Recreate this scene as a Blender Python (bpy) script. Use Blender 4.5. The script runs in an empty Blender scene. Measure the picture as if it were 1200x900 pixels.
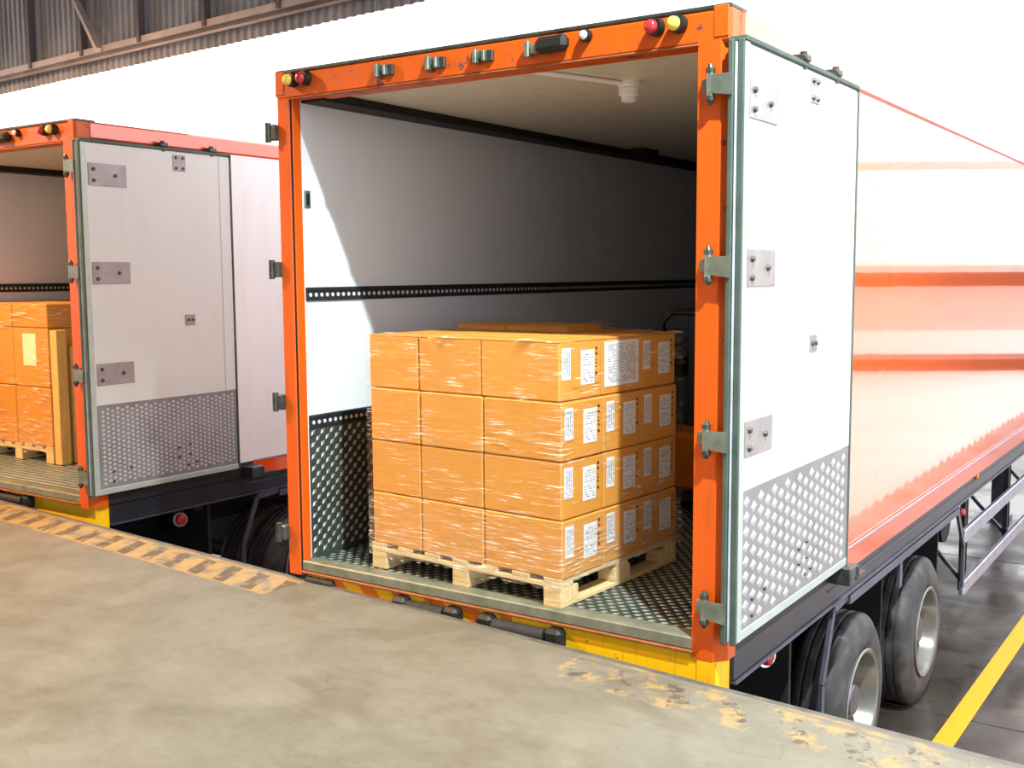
import bpy, bmesh, math, random
from mathutils import Vector, Matrix, noise
random.seed(7)
scene = bpy.context.scene
COL = scene.collection

# ------------------------------------------------------------------ camera
CAM_POS = Vector((4.2369, -4.0798, 1.5273))
YAW, PITCH, ROLL, FPX = 0.597, -0.1019, -0.006, 1277.4
cyw, syw = math.cos(YAW), math.sin(YAW)
fwd = Vector((-syw*math.cos(PITCH), cyw*math.cos(PITCH), math.sin(PITCH)))
r0 = Vector((cyw, syw, 0)); u0 = r0.cross(fwd)
rgt = math.cos(ROLL)*r0 + math.sin(ROLL)*u0
upv = -math.sin(ROLL)*r0 + math.cos(ROLL)*u0
cam_data = bpy.data.cameras.new('camera')
cam_data.sensor_width = 36.0
cam_data.lens = FPX/1200*36
cam_data.clip_end = 400
cam = bpy.data.objects.new('camera', cam_data)
COL.objects.link(cam)
cam.matrix_world = Matrix(((rgt.x, upv.x, -fwd.x, CAM_POS.x), (rgt.y, upv.y, -fwd.y, CAM_POS.y),
                           (rgt.z, upv.z, -fwd.z, CAM_POS.z), (0, 0, 0, 1)))
scene.camera = cam

# ------------------------------------------------------------------ world: even white overcast sky
SKY = 2.25
world = bpy.data.worlds.new('overcast_sky'); scene.world = world
world.use_nodes = True
bg = world.node_tree.nodes['Background']
bg.inputs[0].default_value = (0.97, 0.985, 1.0, 1); bg.inputs[1].default_value = SKY
LAMP_W, WARM_W = 3200.0, 2600.0
LAMP_COL, WARM_COL = (0.90, 1.0, 0.90), (1.0, 0.56, 0.22)
vs = scene.view_settings
vs.view_transform = 'Standard'; vs.look = 'None'; vs.gamma = 1.0; vs.use_curve_mapping = False
vs.exposure = 0.3

# ------------------------------------------------------------------ node helpers
def lin(r, g, b):
    f = lambda c: (c/255/12.92) if c/255 <= .04045 else ((c/255+.055)/1.055)**2.4
    return (f(r), f(g), f(b), 1)
class NT:
    def __init__(s, name):
        s.m = bpy.data.materials.new(name); s.m.use_nodes = True
        s.t = s.m.node_tree; s.b = s.t.nodes['Principled BSDF']; s.out = s.t.nodes['Material Output']
    def n(s, typ, **k):
        nd = s.t.nodes.new(typ)
        for a, v in k.items(): setattr(nd, a, v)
        return nd
    def l(s, a, b): s.t.links.new(a, b)
    def coord(s, which='Object', scale=(1, 1, 1), rot=(0, 0, 0), loc=(0, 0, 0)):
        tc = s.n('ShaderNodeTexCoord'); mp = s.n('ShaderNodeMapping')
        s.l(tc.outputs[which], mp.inputs[0])
        mp.inputs['Scale'].default_value = scale; mp.inputs['Rotation'].default_value = rot; mp.inputs['Location'].default_value = loc
        return mp.outputs[0]
    def noise(s, vec, scale, detail=4, rough=.55, dist=0):
        nd = s.n('ShaderNodeTexNoise'); s.l(vec, nd.inputs['Vector'])
        nd.inputs['Scale'].default_value = scale; nd.inputs['Detail'].default_value = detail
        nd.inputs['Roughness'].default_value = rough; nd.inputs['Distortion'].default_value = dist
        return nd.outputs[0]
    def ramp(s, fac, stops):
        nd = s.n('ShaderNodeValToRGB'); s.l(fac, nd.inputs[0]); e = nd.color_ramp.elements
        while len(e) < len(stops): e.new(0.5)
        for i, (p, c) in enumerate(stops):
            e[i].position = p; e[i].color = c if len(c) == 4 else (*c, 1)
        return nd.outputs[0]
    def thr(s, fac, a, b): return s.ramp(fac, [(a, (0, 0, 0, 1)), (b, (1, 1, 1, 1))])
    def mix(s, fac, a, b):
        nd = s.n('ShaderNodeMix', data_type='RGBA')
        for inp, v in ((nd.inputs[0], fac), (nd.inputs[6], a), (nd.inputs[7], b)):
            if hasattr(v, 'is_output'): s.l(v, inp)
            else: inp.default_value = v
        return nd.outputs[2]
    def math(s, op, a, b=0.0, c=0.0):
        nd = s.n('ShaderNodeMath', operation=op)
        for i, v in enumerate((a, b, c)):
            if hasattr(v, 'is_output'): s.l(v, nd.inputs[i])
            else: nd.inputs[i].default_value = v
        return nd.outputs[0]
    def sep(s, vec):
        nd = s.n('ShaderNodeSeparateXYZ'); s.l(vec, nd.inputs[0]); return nd.outputs
    def bump(s, h, strength=.3, dist=.01):
        nd = s.n('ShaderNodeBump'); s.l(h, nd.inputs['Height'])
        nd.inputs['Strength'].default_value = strength; nd.inputs['Distance'].default_value = dist
        s.l(nd.outputs[0], s.b.inputs['Normal']); return nd
    def set(s, **k):
        for a, v in k.items():
            i = s.b.inputs[a.replace('_', ' ')]
            if hasattr(v, 'is_output'): s.l(v, i)
            else: i.default_value = v
        return s.m

MAT = {}
def simple(name, col, rough=.5, metal=0.0, var=.12, scale=6, bump=0.0, spec=.5):
    t = NT(name); v = t.coord()
    c2 = tuple(x*(1-var) for x in col[:3])+(1,); c3 = tuple(min(1, x*(1+var)) for x in col[:3])+(1,)
    t.set(Base_Color=t.ramp(t.noise(v, scale), [(.3, c2), (.7, c3)]), Roughness=rough, Metallic=metal, Specular_IOR_Level=spec)
    if bump: t.bump(t.noise(v, scale*8), bump, .004)
    MAT[name] = t.m; return t.m
def paint(name, col, chip=lin(70, 60, 60), amount=.33, rough=.35, grime=lin(120, 60, 35)):
    t = NT(name); v = t.coord()
    n1 = t.noise(v, 9, 8, .7)
    edge = t.thr(n1, amount-.025, amount+.01)
    g = t.thr(t.noise(t.coord(scale=(6, 6, 1.2)), 3, 5), .52, .8)
    c = t.mix(t.math('MULTIPLY', g, .35), col, grime)
    t.set(Base_Color=t.mix(edge, chip, c), Roughness=rough)
    t.bump(edge, .2, .002)
    MAT[name] = t.m
paint('orange_paint', lin(212, 88, 16), amount=.35)
paint('header_paint', lin(212, 88, 16), chip=lin(104, 62, 64), amount=.40, grime=lin(120, 52, 48))
paint('yellow_paint', lin(250, 196, 12), chip=lin(120, 60, 20), amount=.36, grime=lin(150, 80, 10), rough=.5)
paint('bumper_orange', lin(236, 110, 10), chip=lin(110, 50, 20), amount=.36, rough=.5)
# hazard striped bumper beam: yellow and orange diagonal bands on its left part
t = NT('bumper_paint'); v = t.coord(); x, y, z = t.sep(v)
d = t.math('FRACT', t.math('DIVIDE', t.math('ADD', x, t.math('MULTIPLY', z, .9)), .22))
band = t.math('MULTIPLY', t.math('LESS_THAN', d, .5), t.math('LESS_THAN', x, 1.45))
c = t.mix(band, lin(252, 200, 14), lin(232, 120, 16))
ch = t.thr(t.noise(v, 14, 8, .7), .34, .38)
drip = t.thr(t.noise(t.coord(scale=(30, 30, 2)), 2, 4), .58, .72)
c = t.mix(t.math('MULTIPLY', drip, .4), c, lin(190, 110, 20))
t.set(Base_Color=t.mix(ch, lin(90, 45, 20), c), Roughness=.5); MAT['bumper_paint'] = t.m
# white panel with faint scuffs and streaks
def white_panel(name, col, dirt, amt=.35, rough=.35, low=.5, high=.85):
    t = NT(name)
    s1 = t.thr(t.noise(t.coord(scale=(5, 5, .8)), 1.6, 6, .6), low, high)
    s2 = t.thr(t.noise(t.coord(), 5, 8, .7), .58, .78)
    f = t.math('MULTIPLY', t.math('MAXIMUM', s1, s2), amt)
    t.set(Base_Color=t.mix(f, col, dirt), Roughness=rough)
    t.bump(t.noise(t.coord(), 1.3, 2), .08, .02)
    MAT[name] = t.m
white_panel('door_white', lin(212, 212, 214), lin(188, 182, 182), .3)
white_panel('lining_white', lin(222, 230, 244), lin(192, 199, 214), .25, .28)
white_panel('side_white', lin(236, 233, 240), lin(206, 196, 200), .3, .3)
white_panel('ceiling_white', lin(220, 218, 208), lin(170, 166, 150), .5, .4)
# glossy orange side panel, slightly rippled so it mirrors wavily
t = NT('side_orange'); v = t.coord()
t.set(Base_Color=lin(255, 104, 14), Roughness=.10, Coat_Weight=1.0, Coat_Roughness=.03, Coat_IOR=3.3, Specular_IOR_Level=.8)
w = t.n('ShaderNodeTexWave'); t.l(t.coord(scale=(1, 1, .15)), w.inputs[0]); w.bands_direction = 'Y'; w.inputs['Scale'].default_value = 1.4
w.inputs['Distortion'].default_value = 1.0
hsum = t.math('ADD', t.math('MULTIPLY', w.outputs[1], .09), t.math('MULTIPLY', t.noise(v, 1.6, 2), .5))
b = t.bump(hsum, .12, .012); t.l(b.outputs[0], t.b.inputs['Coat Normal'])
MAT['side_orange'] = t.m
t = NT('rail_orange'); t.set(Base_Color=lin(240, 78, 12), Roughness=.2, Coat_Weight=1.0, Coat_IOR=1.8, Coat_Roughness=.08)
MAT['rail_orange'] = t.m
# metals, rubber, plastics
simple('black_metal', lin(30, 32, 44), .35, 0, .3, 5, .1, .8)
simple('chassis_black', lin(26, 27, 34), .55, 0, .3, 5, .1)
simple('chassis_grey', lin(96, 98, 116), .35, .6, .2, 6)
simple('guard_alloy', lin(176, 178, 196), .35, .7, .15, 6)
simple('galvanised', lin(140, 152, 146), .35, .75, .25, 18, .1)
simple('hinge_dark', lin(78, 84, 84), .4, .6, .35, 18, .1)
simple('chrome', lin(220, 222, 226), .15, 1.0, .1, 12)
simple('gasket', lin(70, 88, 84), .6, 0, .2, 9)
simple('gasket_light', lin(176, 182, 196), .5, .2, .2, 9)
simple('door_edge', lin(178, 190, 186), .4, .3, .1, 7)
simple('flap_black', lin(20, 21, 26), .8, 0, .2, 8)
simple('dark_rubber', lin(40, 42, 46), .7, 0, .25, 30, .4)
simple('plate_grey', lin(152, 146, 150), .35, .35, .12, 9)
simple('bolt_dark', lin(90, 86, 82), .4, .6, .2, 20)
simple('tread_base', lin(132, 130, 136), .45, .2, .14, 5, .1)
simple('tread_stud', lin(182, 182, 188), .35, .2, .06, 12)
simple('floor_base', lin(80, 88, 86), .4, .55, .25, 6, .2)
simple('floor_stud', lin(190, 200, 198), .28, .7, .15, 12)
simple('sill_grey', lin(128, 132, 120), .5, .35, .3, 9, .3)
simple('sill_rust', lin(150, 92, 58), .6, .2, .3, 14, .2)
simple('rail_dark', lin(52, 56, 66), .4, .4, .2, 8)
simple('hole_light', lin(206, 212, 214), .4, .1, .1, 12)
simple('strip_black', lin(16, 17, 22), .6, 0, .3, 6)
simple('white_plastic', lin(236, 238, 242), .4, 0, .04)
simple('lens_red', lin(186, 50, 56), .2, 0, .15)
simple('lens_yellow', lin(244, 206, 96), .2, 0, .1)
simple('lens_white', lin(236, 236, 232), .2, 0, .1)
simple('lens_amber', lin(230, 120, 20), .2, 0, .1)
simple('rim_paint', lin(132, 130, 128), .3, .5, .15, 8)
simple('pictogram_ink', lin(44, 34, 24), .7)
t = NT('tyre_rubber'); v = t.coord(); dirt = t.thr(t.noise(v, 7, 6), .45, .75)
t.set(Base_Color=t.mix(dirt, lin(44, 44, 48), lin(86, 84, 86)), Roughness=.55); t.bump(t.noise(v, 60), .15, .003); MAT['tyre_rubber'] = t.m
# cardboard
def cardboard(name, a, b):
    t = NT(name); oi = t.n('ShaderNodeObjectInfo')
    v = t.coord()
    fib = t.noise(t.coord(scale=(3, 3, 40)), 3, 5)
    c = t.mix(t.thr(fib, .3, .7), a, b)
    c = t.mix(t.math('MULTIPLY', oi.outputs['Random'], .35), c, tuple(x*.82 for x in a[:3])+(1,))
    t.set(Base_Color=c, Roughness=.6); t.bump(t.noise(v, 90, 3), .08, .002); MAT[name] = t.m
cardboard('cardboard', lin(210, 145, 60), lin(220, 157, 70))
simple('box_tape', lin(214, 160, 84), .25, 0, .06, 14)
# wood
def wood(name, a, b, sc=(2, 30, 30)):
    t = NT(name); v = t.coord(scale=sc); n1 = t.noise(v, 2, 6, .6, .6)
    t.set(Base_Color=t.ramp(n1, [(.3, a), (.7, b)]), Roughness=.7); t.bump(n1, .25, .003); MAT[name] = t.m
wood('pallet_wood', lin(196, 170, 122), lin(232, 212, 168))
wood('pallet_wood_y', lin(186, 162, 118), lin(228, 206, 160), (30, 2, 30))
wood('post_wood', lin(196, 160, 96), lin(226, 190, 122), (30, 30, 2))
# printed labels: flat print only
def label_mat(name, rows, head, paper=lin(226, 230, 244), ink=lin(74, 86, 120), vertical=False, seed=0.):
    t = NT(name); tc = t.n('ShaderNodeTexCoord'); x, y, z = t.sep(tc.outputs['Generated'])
    a, bb = (z, y) if not vertical else (y, z)
    ln = t.math('LESS_THAN', t.math('FRACT', t.math('MULTIPLY', a, rows)), .45)
    cell = t.n('ShaderNodeCombineXYZ'); t.l(t.math('MULTIPLY', bb, 9), cell.inputs[0])
    t.l(t.math('FLOOR', t.math('MULTIPLY', a, rows)), cell.inputs[1]); cell.inputs[2].default_value = seed
    wn = t.n('ShaderNodeTexNoise'); t.l(cell.outputs[0], wn.inputs['Vector']); wn.inputs['Scale'].default_value = 1.7; wn.inputs['Detail'].default_value = 3
    words = t.math('GREATER_THAN', wn.outputs[0], head)
    marg = t.math('MULTIPLY', t.math('MULTIPLY', t.math('GREATER_THAN', bb, .1), t.math('LESS_THAN', bb, .9)),
                  t.math('MULTIPLY', t.math('GREATER_THAN', a, .06), t.math('LESS_THAN', a, .93)))
    f = t.math('MULTIPLY', t.math('MULTIPLY', ln, words), marg)
    t.set(Base_Color=t.mix(t.math('MULTIPLY', f, .8), paper, ink), Roughness=.55); MAT[name] = t.m
label_mat('print_narrow', 5, .40, vertical=True, seed=2.)
label_mat('print_wide', 13, .50, seed=5.)
label_mat('print_sheet', 24, .44, seed=9., ink=lin(110, 112, 130))
label_mat('print_blank', 6, .62, paper=lin(250, 240, 224), ink=lin(190, 170, 150), seed=3.)
# stretch film: clear and glossy, milky where it is gathered into ropes and pleats
t = NT('stretch_film')
str1 = t.noise(t.coord(scale=(1, 1, 8)), 6, 3, .5, .5)
str2 = t.noise(t.coord(rot=(.12, .16, 0), scale=(1, 1, 18)), 7, 6, .6, .2)
hsum = t.math('ADD', str1, t.math('MULTIPLY', str2, .6))
b = t.n('ShaderNodeBump'); t.l(hsum, b.inputs['Height']); b.inputs['Strength'].default_value = 1.0; b.inputs['Distance'].default_value = .012
tr = t.n('ShaderNodeBsdfTransparent'); tr.inputs[0].default_value = (.99, .985, .975, 1)
gl = t.n('ShaderNodeBsdfGlossy'); gl.inputs['Roughness'].default_value = .16; t.l(b.outputs[0], gl.inputs['Normal'])
fr = t.n('ShaderNodeFresnel'); fr.inputs[0].default_value = 1.45; 
df = t.n('ShaderNodeBsdfDiffuse'); df.inputs[0].default_value = (1.0, .95, .86, 1); t.l(b.outputs[0], df.inputs['Normal'])
patch = t.thr(t.noise(t.coord(scale=(1, 1, 2.2)), 3.2, 3), .45, .60)
x, y, z = t.sep(t.coord())
lowb = t.ramp(z, [(.10, (1, 1, 1, 1)), (.33, (.7, .7, .7, 1)), (.42, (.0, .0, .0, 1))])
where = t.math('MAXIMUM', patch, lowb)
shine = t.math('MULTIPLY', t.thr(str2, .55, .64), where)
gf = t.math('ADD', t.math('MINIMUM', fr.outputs[0], .05), t.math('MULTIPLY', shine, .5))
mx = t.n('ShaderNodeMixShader'); t.l(gf, mx.inputs[0]); t.l(tr.outputs[0], mx.inputs[1]); t.l(gl.outputs[0], mx.inputs[2])
milk = t.math('MULTIPLY', t.math('ADD', t.math('MULTIPLY', t.thr(str2, .555, .66), where), t.math('MULTIPLY', lowb, .06)), .85)
mx2 = t.n('ShaderNodeMixShader'); t.l(milk, mx2.inputs[0]); t.l(mx.outputs[0], mx2.inputs[1]); t.l(df.outputs[0], mx2.inputs[2])
t.l(mx2.outputs[0], t.out.inputs['Surface']); MAT['stretch_film'] = t.m
# dock concrete with worn hazard paint along the edge (local x runs along the edge, local y = 0 is the edge)
t = NT('dock_concrete'); v = t.coord(); x, y, z = t.sep(v)
big = t.noise(v, .55, 5, .6, .4); fine = t.noise(v, 3.2, 8, .65, .5); grit = t.noise(t.coord(scale=(1, 1.6, 1)), 16, 9, .75, .3)
c = t.ramp(t.math('ADD', t.math('MULTIPLY', big, .42), t.math('ADD', t.math('MULTIPLY', fine, .33), t.math('MULTIPLY', grit, .25))),
           [(.33, lin(94, 89, 80)), (.48, lin(117, 113, 104)), (.6, lin(130, 127, 118)), (.72, lin(141, 138, 130))])
stain = t.thr(t.noise(t.coord(scale=(1, 2.2, 1)), 1.1, 7, .6, .8), .52, .70)
c = t.mix(t.math('MULTIPLY', stain, .5), c, lin(94, 86, 72))
vor = t.n('ShaderNodeTexVoronoi'); vor.feature = 'DISTANCE_TO_EDGE'
crv = t.n('ShaderNodeVectorMath', operation='ADD'); nz = t.n('ShaderNodeTexNoise'); t.l(v, nz.inputs[0]); nz.inputs['Scale'].default_value = 2.2
t.l(v, crv.inputs[0]); t.l(nz.outputs[1], crv.inputs[1]); t.l(crv.outputs[0], vor.inputs['Vector']); vor.inputs['Scale'].default_value = .9
crack = t.math('MULTIPLY', t.math('LESS_THAN', vor.outputs[0], .003), t.thr(t.noise(v, 1.0, 3), .5, .62))
c = t.mix(t.math('MULTIPLY', crack, .25), c, lin(84, 76, 64))
inband = t.math('MULTIPLY', t.math('GREATER_THAN', y, -.33), t.math('LESS_THAN', y, -.035))
wearN = t.noise(v, 7, 7, .7)
midw = t.math('MULTIPLY', t.math('GREATER_THAN', x, .15), t.math('LESS_THAN', x, 1.95))
right_w = t.math('GREATER_THAN', x, 1.95)
wl = t.math('ADD', t.math('MULTIPLY', midw, .30), t.math('MULTIPLY', right_w, .10))
keepY = t.thr(t.math('SUBTRACT', wearN, wl), .40, .50)
yel = t.math('MULTIPLY', inband, t.math('MULTIPLY', keepY, .62))
c = t.mix(yel, c, lin(186, 150, 86))
dg = t.math('FRACT', t.math('DIVIDE', t.math('ADD', x, t.math('MULTIPLY', y, .55)), .235))
blk = t.math('MULTIPLY', t.math('LESS_THAN', dg, .42), inband)
blk = t.math('MULTIPLY', blk, t.math('LESS_THAN', t.math('ABSOLUTE', t.math('ADD', y, .2)), .115))
keepB = t.thr(t.math('SUBTRACT', t.noise(v, 11, 8, .75), wl), .42, .47)
blk = t.math('MULTIPLY', t.math('MULTIPLY', blk, keepB), .8)
c = t.mix(blk, c, lin(74, 66, 62))
rub = t.math('MULTIPLY', t.math('GREATER_THAN', y, -.10), t.thr(t.noise(t.coord(scale=(.6, 6, 1)), 3, 6), .45, .6))
c = t.mix(t.math('MULTIPLY', rub, .7), c, lin(104, 100, 95))
t.set(Base_Color=c, Roughness=t.ramp(fine, [(.3, (.42, .42, .42, 1)), (.7, (.65, .65, .65, 1))])); t.bump(fine, .12, .006); MAT['dock_concrete'] = t.m
simple('edge_steel', lin(112, 110, 106), .5, .4, .3, 10, .2)
simple('wall_block', lin(206, 205, 200), .8, 0, .04, 3, .1)
# wet yard slab, dry forecourt
t = NT('wet_slab'); v = t.coord(); n1 = t.noise(v, 1.6, 8, .65, .4)
t.set(Base_Color=t.ramp(n1, [(.32, lin(52, 45, 43)), (.55, lin(78, 70, 66)), (.75, lin(108, 98, 88))]),
      Roughness=t.ramp(t.noise(v, .9, 4), [(.42, (.12, .12, .12, 1)), (.6, (.42, .42, .42, 1))])); t.bump(t.noise(v, 40, 4), .15, .004); MAT['wet_slab'] = t.m
simple('pale_concrete', lin(206, 196, 194), .7, 0, .08, .4)
simple('joint_dark', lin(52, 46, 44), .8)
paint('line_yellow', lin(250, 168, 14), chip=lin(110, 90, 60), amount=.3, rough=.45, grime=lin(200, 140, 30))
# building sheet metal
t = NT('siding'); v = t.coord(scale=(1, 1, .35)); st = t.noise(v, 3, 5)
t.set(Base_Color=t.ramp(st, [(.3, lin(112, 112, 120)), (.7, lin(150, 150, 158))]), Roughness=.5, Metallic=.25); MAT['siding'] = t.m
simple('girt_steel', lin(172, 158, 156), .55, .2, .15, 4)
simple('girt_dark', lin(92, 84, 90), .6, .2, .15, 4)
simple('house_roof', lin(244, 238, 238), .6, 0, .04)
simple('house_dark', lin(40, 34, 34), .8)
simple('house_wall', lin(196, 186, 180), .8, 0, .08)
simple('house_pale', lin(228, 224, 222), .8, 0, .05)
simple('stacker_orange', lin(232, 128, 10), .35, 0, .06)
simple('stacker_black', lin(22, 24, 30), .4, 0, .2, 8, 0, .7)
t = NT('lamp_glow'); t.set(Base_Color=(1, 1, 1, 1), Emission_Color=(*LAMP_COL, 1), Emission_Strength=12.0); MAT['lamp_glow'] = t.m
t = NT('lamp_glow_warm'); t.set(Base_Color=(1, 1, 1, 1), Emission_Color=(*WARM_COL, 1), Emission_Strength=12.0); MAT['lamp_glow_warm'] = t.m

# ------------------------------------------------------------------ mesh helpers
class MB:
    def __init__(s, off=(0, 0, 0)):
        s.bm = bmesh.new(); s.o = Vector(off)
    def V(s, p): return s.bm.verts.new(Vector(p)+s.o)
    def poly(s, pts): return s.bm.faces.new([s.V(p) for p in pts])
    def hexa(s, P, bev=0.0):
        vs_ = [s.V(p) for p in P]
        fs = [s.bm.faces.new([vs_[i] for i in q]) for q in ((0, 3, 2, 1), (4, 5, 6, 7), (0, 1, 5, 4), (1, 2, 6, 5), (2, 3, 7, 6), (3, 0, 4, 7))]
        if bev:
            es = list({e for f in fs for e in f.edges})
            bmesh.ops.bevel(s.bm, geom=es, offset=bev, segments=1, affect='EDGES', profile=.5)
        return s
    def box(s, x0, x1, y0, y1, z0, z1, bev=0.0):
        return s.hexa([(x0, y0, z0), (x1, y0, z0), (x1, y1, z0), (x0, y1, z0), (x0, y0, z1), (x1, y0, z1), (x1, y1, z1), (x0, y1, z1)], bev)
    def bar(s, a, b, w, h, up=(0, 0, 1), bev=0.0):
        a, b = Vector(a), Vector(b); d = (b-a).normalized(); u = Vector(up); sd = d.cross(u)
        if sd.length < 1e-4: sd = d.cross(Vector((0, 1, 0)))
        sd.normalize(); u = sd.cross(d); sd = sd*w/2; u = u*h/2
        return s.hexa([a-sd-u, a+sd-u, b+sd-u, b-sd-u, a-sd+u, a+sd+u, b+sd+u, b-sd+u], bev)
    def cyl(s, a, b, r, seg=16, r2=None, caps=True):
        a, b = Vector(a), Vector(b); d = (b-a).normalized(); r2 = r if r2 is None else r2
        p = d.cross(Vector((0, 0, 1)) if abs(d.z) < .9 else Vector((1, 0, 0))).normalized(); q = d.cross(p)
        R1 = [s.V(a+(p*math.cos(2*math.pi*i/seg)+q*math.sin(2*math.pi*i/seg))*r) for i in range(seg)]
        R2 = [s.V(b+(p*math.cos(2*math.pi*i/seg)+q*math.sin(2*math.pi*i/seg))*r2) for i in range(seg)]
        for i in range(seg): s.bm.faces.new((R1[i], R1[(i+1) % seg], R2[(i+1) % seg], R2[i]))
        if caps: s.bm.faces.new(R1[::-1]); s.bm.faces.new(R2)
        return s
    def tube(s, pts, r, seg=8):
        for a, b in zip(pts[:-1], pts[1:]): s.cyl(a, b, r, seg)
        return s
    def lathe(s, prof, c, axis='X', seg=48, closed=False):
        # prof: list of (along, radius)
        c = Vector(c); rings = []
        for a, r in prof:
            ring = []
            for i in range(seg):
                th = 2*math.pi*i/seg; cs, sn = r*math.cos(th), r*math.sin(th)
                ring.append(s.V(c+Vector({'X': (a, cs, sn), 'Y': (sn, a, cs), 'Z': (cs, sn, a)}[axis])))
            rings.append(ring)
        pr = list(zip(rings[:-1], rings[1:])) + ([(rings[-1], rings[0])] if closed else [])
        for A, B in pr:
            for i in range(seg): s.bm.faces.new((A[i], A[(i+1) % seg], B[(i+1) % seg], B[i]))
        if not closed:
            s.bm.faces.new(rings[0][::-1]); s.bm.faces.new(rings[-1])
        return s
    def stud(s, c, u, v, n, lu, lv, h):
        # raised lens: diamond base with a short ridge
        c, u, v, n = Vector(c), Vector(u), Vector(v), Vector(n)
        A = [s.V(c+u*lu), s.V(c+v*lv), s.V(c-u*lu), s.V(c-v*lv)]
        k = .45
        T = [s.V(c+u*lu*k+n*h), s.V(c+v*lv*k+n*h), s.V(c-u*lu*k+n*h), s.V(c-v*lv*k+n*h)]
        for i in range(4): s.bm.faces.new((A[i], A[(i+1) % 4], T[(i+1) % 4], T[i]))
        s.bm.faces.new(T)
        return s
    def mesh(s, name, mat, smooth=0.0):
        bmesh.ops.recalc_face_normals(s.bm, faces=s.bm.faces[:])
        me = bpy.data.meshes.new(name); s.bm.to_mesh(me); s.bm.free()
        me.materials.append(MAT[mat])
        if smooth:
            me.shade_smooth(); me.set_sharp_from_angle(angle=math.radians(smooth))
        return me
    def build(s, name, mat, parent=None, smooth=0.0):
        return put(name, s.mesh(name, mat, smooth), parent)
def put(name, me, parent=None):
    o = bpy.data.objects.new(name, me); COL.objects.link(o)
    if parent is not None: o.parent = parent
    return o
def empty(name, loc=(0, 0, 0), rz=0.0):
    o = bpy.data.objects.new(name, None); COL.objects.link(o); o.location = loc; o.rotation_euler = (0, 0, rz)
    o.empty_display_size = .2
    return o
def tag(o, label=None, cat=None, group=None, kind=None):
    if label: o['label'] = label
    if cat: o['category'] = cat
    if group: o['group'] = group
    if kind: o['kind'] = kind
    return o

GZ = -1.48           # yard level; trailer floors are z = 0
DOCK_Z = -0.10
DK = -0.083           # dock edge:  y = .032 + DK * x
ANG = math.atan(DK)
def dock_y(x): return .032 + DK*x

# ------------------------------------------------------------------ yard
ground = MB().box(-70, 70, -30, 110, GZ-.4, GZ-.03).build('ground', 'joint_dark')
tag(ground, kind='structure')
# wet slabs with open joints around the trailers
xs = [-9.6, -5.4, -1.2, 3.62, 4.7]; ys = [-.6, 3.46, 7.9, 12.4, 17]
for i in range(len(xs)-1):
    for j in range(len(ys)-1):
        MB().box(xs[i]+.008, xs[i+1]-.008, ys[j]+.008, ys[j+1]-.008, GZ-.1, GZ, .004).build('slab', 'wet_slab', ground)
MB().box(-30, 4.7, 17, 60, GZ-.1, GZ-.002).build('far_slab', 'wet_slab', ground)
MB().box(-30, -9.6, -.6, 17, GZ-.1, GZ-.002).build('far_slab', 'wet_slab', ground)
for a in ((4.7, 70, -.6, 110), (-70, -30, -30, 110), (-30, 4.7, 60, 110), (-30, 70, -30, -.6)):
    MB().box(*a, GZ-.1, GZ-.002).build('forecourt', 'pale_concrete', ground)
m = MB()
m.hexa([(2.655, 1.2, GZ), (2.785, 1.2, GZ), (2.965, 16, GZ), (2.835, 16, GZ), (2.655, 1.2, GZ+.004), (2.785, 1.2, GZ+.004), (2.965, 16, GZ+.004), (2.835, 16, GZ+.004)])
m.build('lane_line', 'line_yellow', ground)

# ------------------------------------------------------------------ dock
dock = empty('floor', (0, .032, DOCK_Z), ANG); tag(dock, kind='structure')
MB().box(-16, 12, -9.5, -.03, GZ-DOCK_Z-.03, 0, .01).build('dock_slab', 'dock_concrete', dock)
m = MB(); m.box(-16, 12, -.045, 0, -.09, -.001, .006); m.build('edge_angle', 'edge_steel', dock)
wallb = MB().box(-16, 12, -9.7, -9.5, GZ-DOCK_Z, 7.3).build('sky_block_wall', 'wall_block'); wallb.location = dock.location; wallb.rotation_euler = dock.rotation_euler  # unseen wall added behind the camera to block the sky
tag(wallb, kind='structure')
# roof over the dock and the sheet-metal wall hanging above the bays
CAN_TOP = 6.9; CAN_BOT = 3.345
ceil = MB().box(-16, 9.5, -9.5, 1.80, CAN_TOP-DOCK_Z, CAN_TOP-DOCK_Z+.15).build('ceiling', 'siding'); ceil.location = dock.location; ceil.rotation_euler = dock.rotation_euler
tag(ceil, kind='structure')
wf = empty('wall_front', (-2.82, 2.0, CAN_BOT), ANG); tag(wf, kind='structure')
def corrugated(x0, x1, h, pitch=.094, depth=.017):
    m = MB(); x = x0; prof = []
    while x < x1-1e-6:
        prof += [(x, 0), (x+pitch*.32, 0), (x+pitch*.5, depth), (x+pitch*.82, depth)]; x += pitch
    prof.append((x1, 0))
    lo = [m.V((a, b, 0)) for a, b in prof]; hi = [m.V((a, b, h)) for a, b in prof]
    lo2 = [m.V((a, b+.004, 0)) for a, b in prof]; hi2 = [m.V((a, b+.004, h)) for a, b in prof]
    for i in range(len(prof)-1):
        m.bm.faces.new((lo[i], lo[i+1], hi[i+1], hi[i])); m.bm.faces.new((lo2[i+1], lo2[i], hi2[i], hi2[i+1])); m.bm.faces.new((lo[i], lo2[i], lo2[i+1], lo[i+1]))
    return m.mesh('siding_sheet', 'siding')
SHW = .94
sheet = corrugated(0, SHW, CAN_TOP-CAN_BOT+.1)
k = 0
for i in range(-13, 13):
    o = put('siding_sheet', sheet, wf); o.location = (i*SHW, .02 if i % 2 else .025, 0)
m = MB(); m.box(-13, 12.1, -.055, .0, .10, .15, .006); m.box(-13, 12.1, -.055, -.05, .10, .20); m.build('bottom_rail', 'girt_steel', wf)
m = MB(); m.box(-13, 12.1, -.10, .0, 2.0, 2.1, .006); m.build('upper_rail', 'girt_steel', wf)
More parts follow.
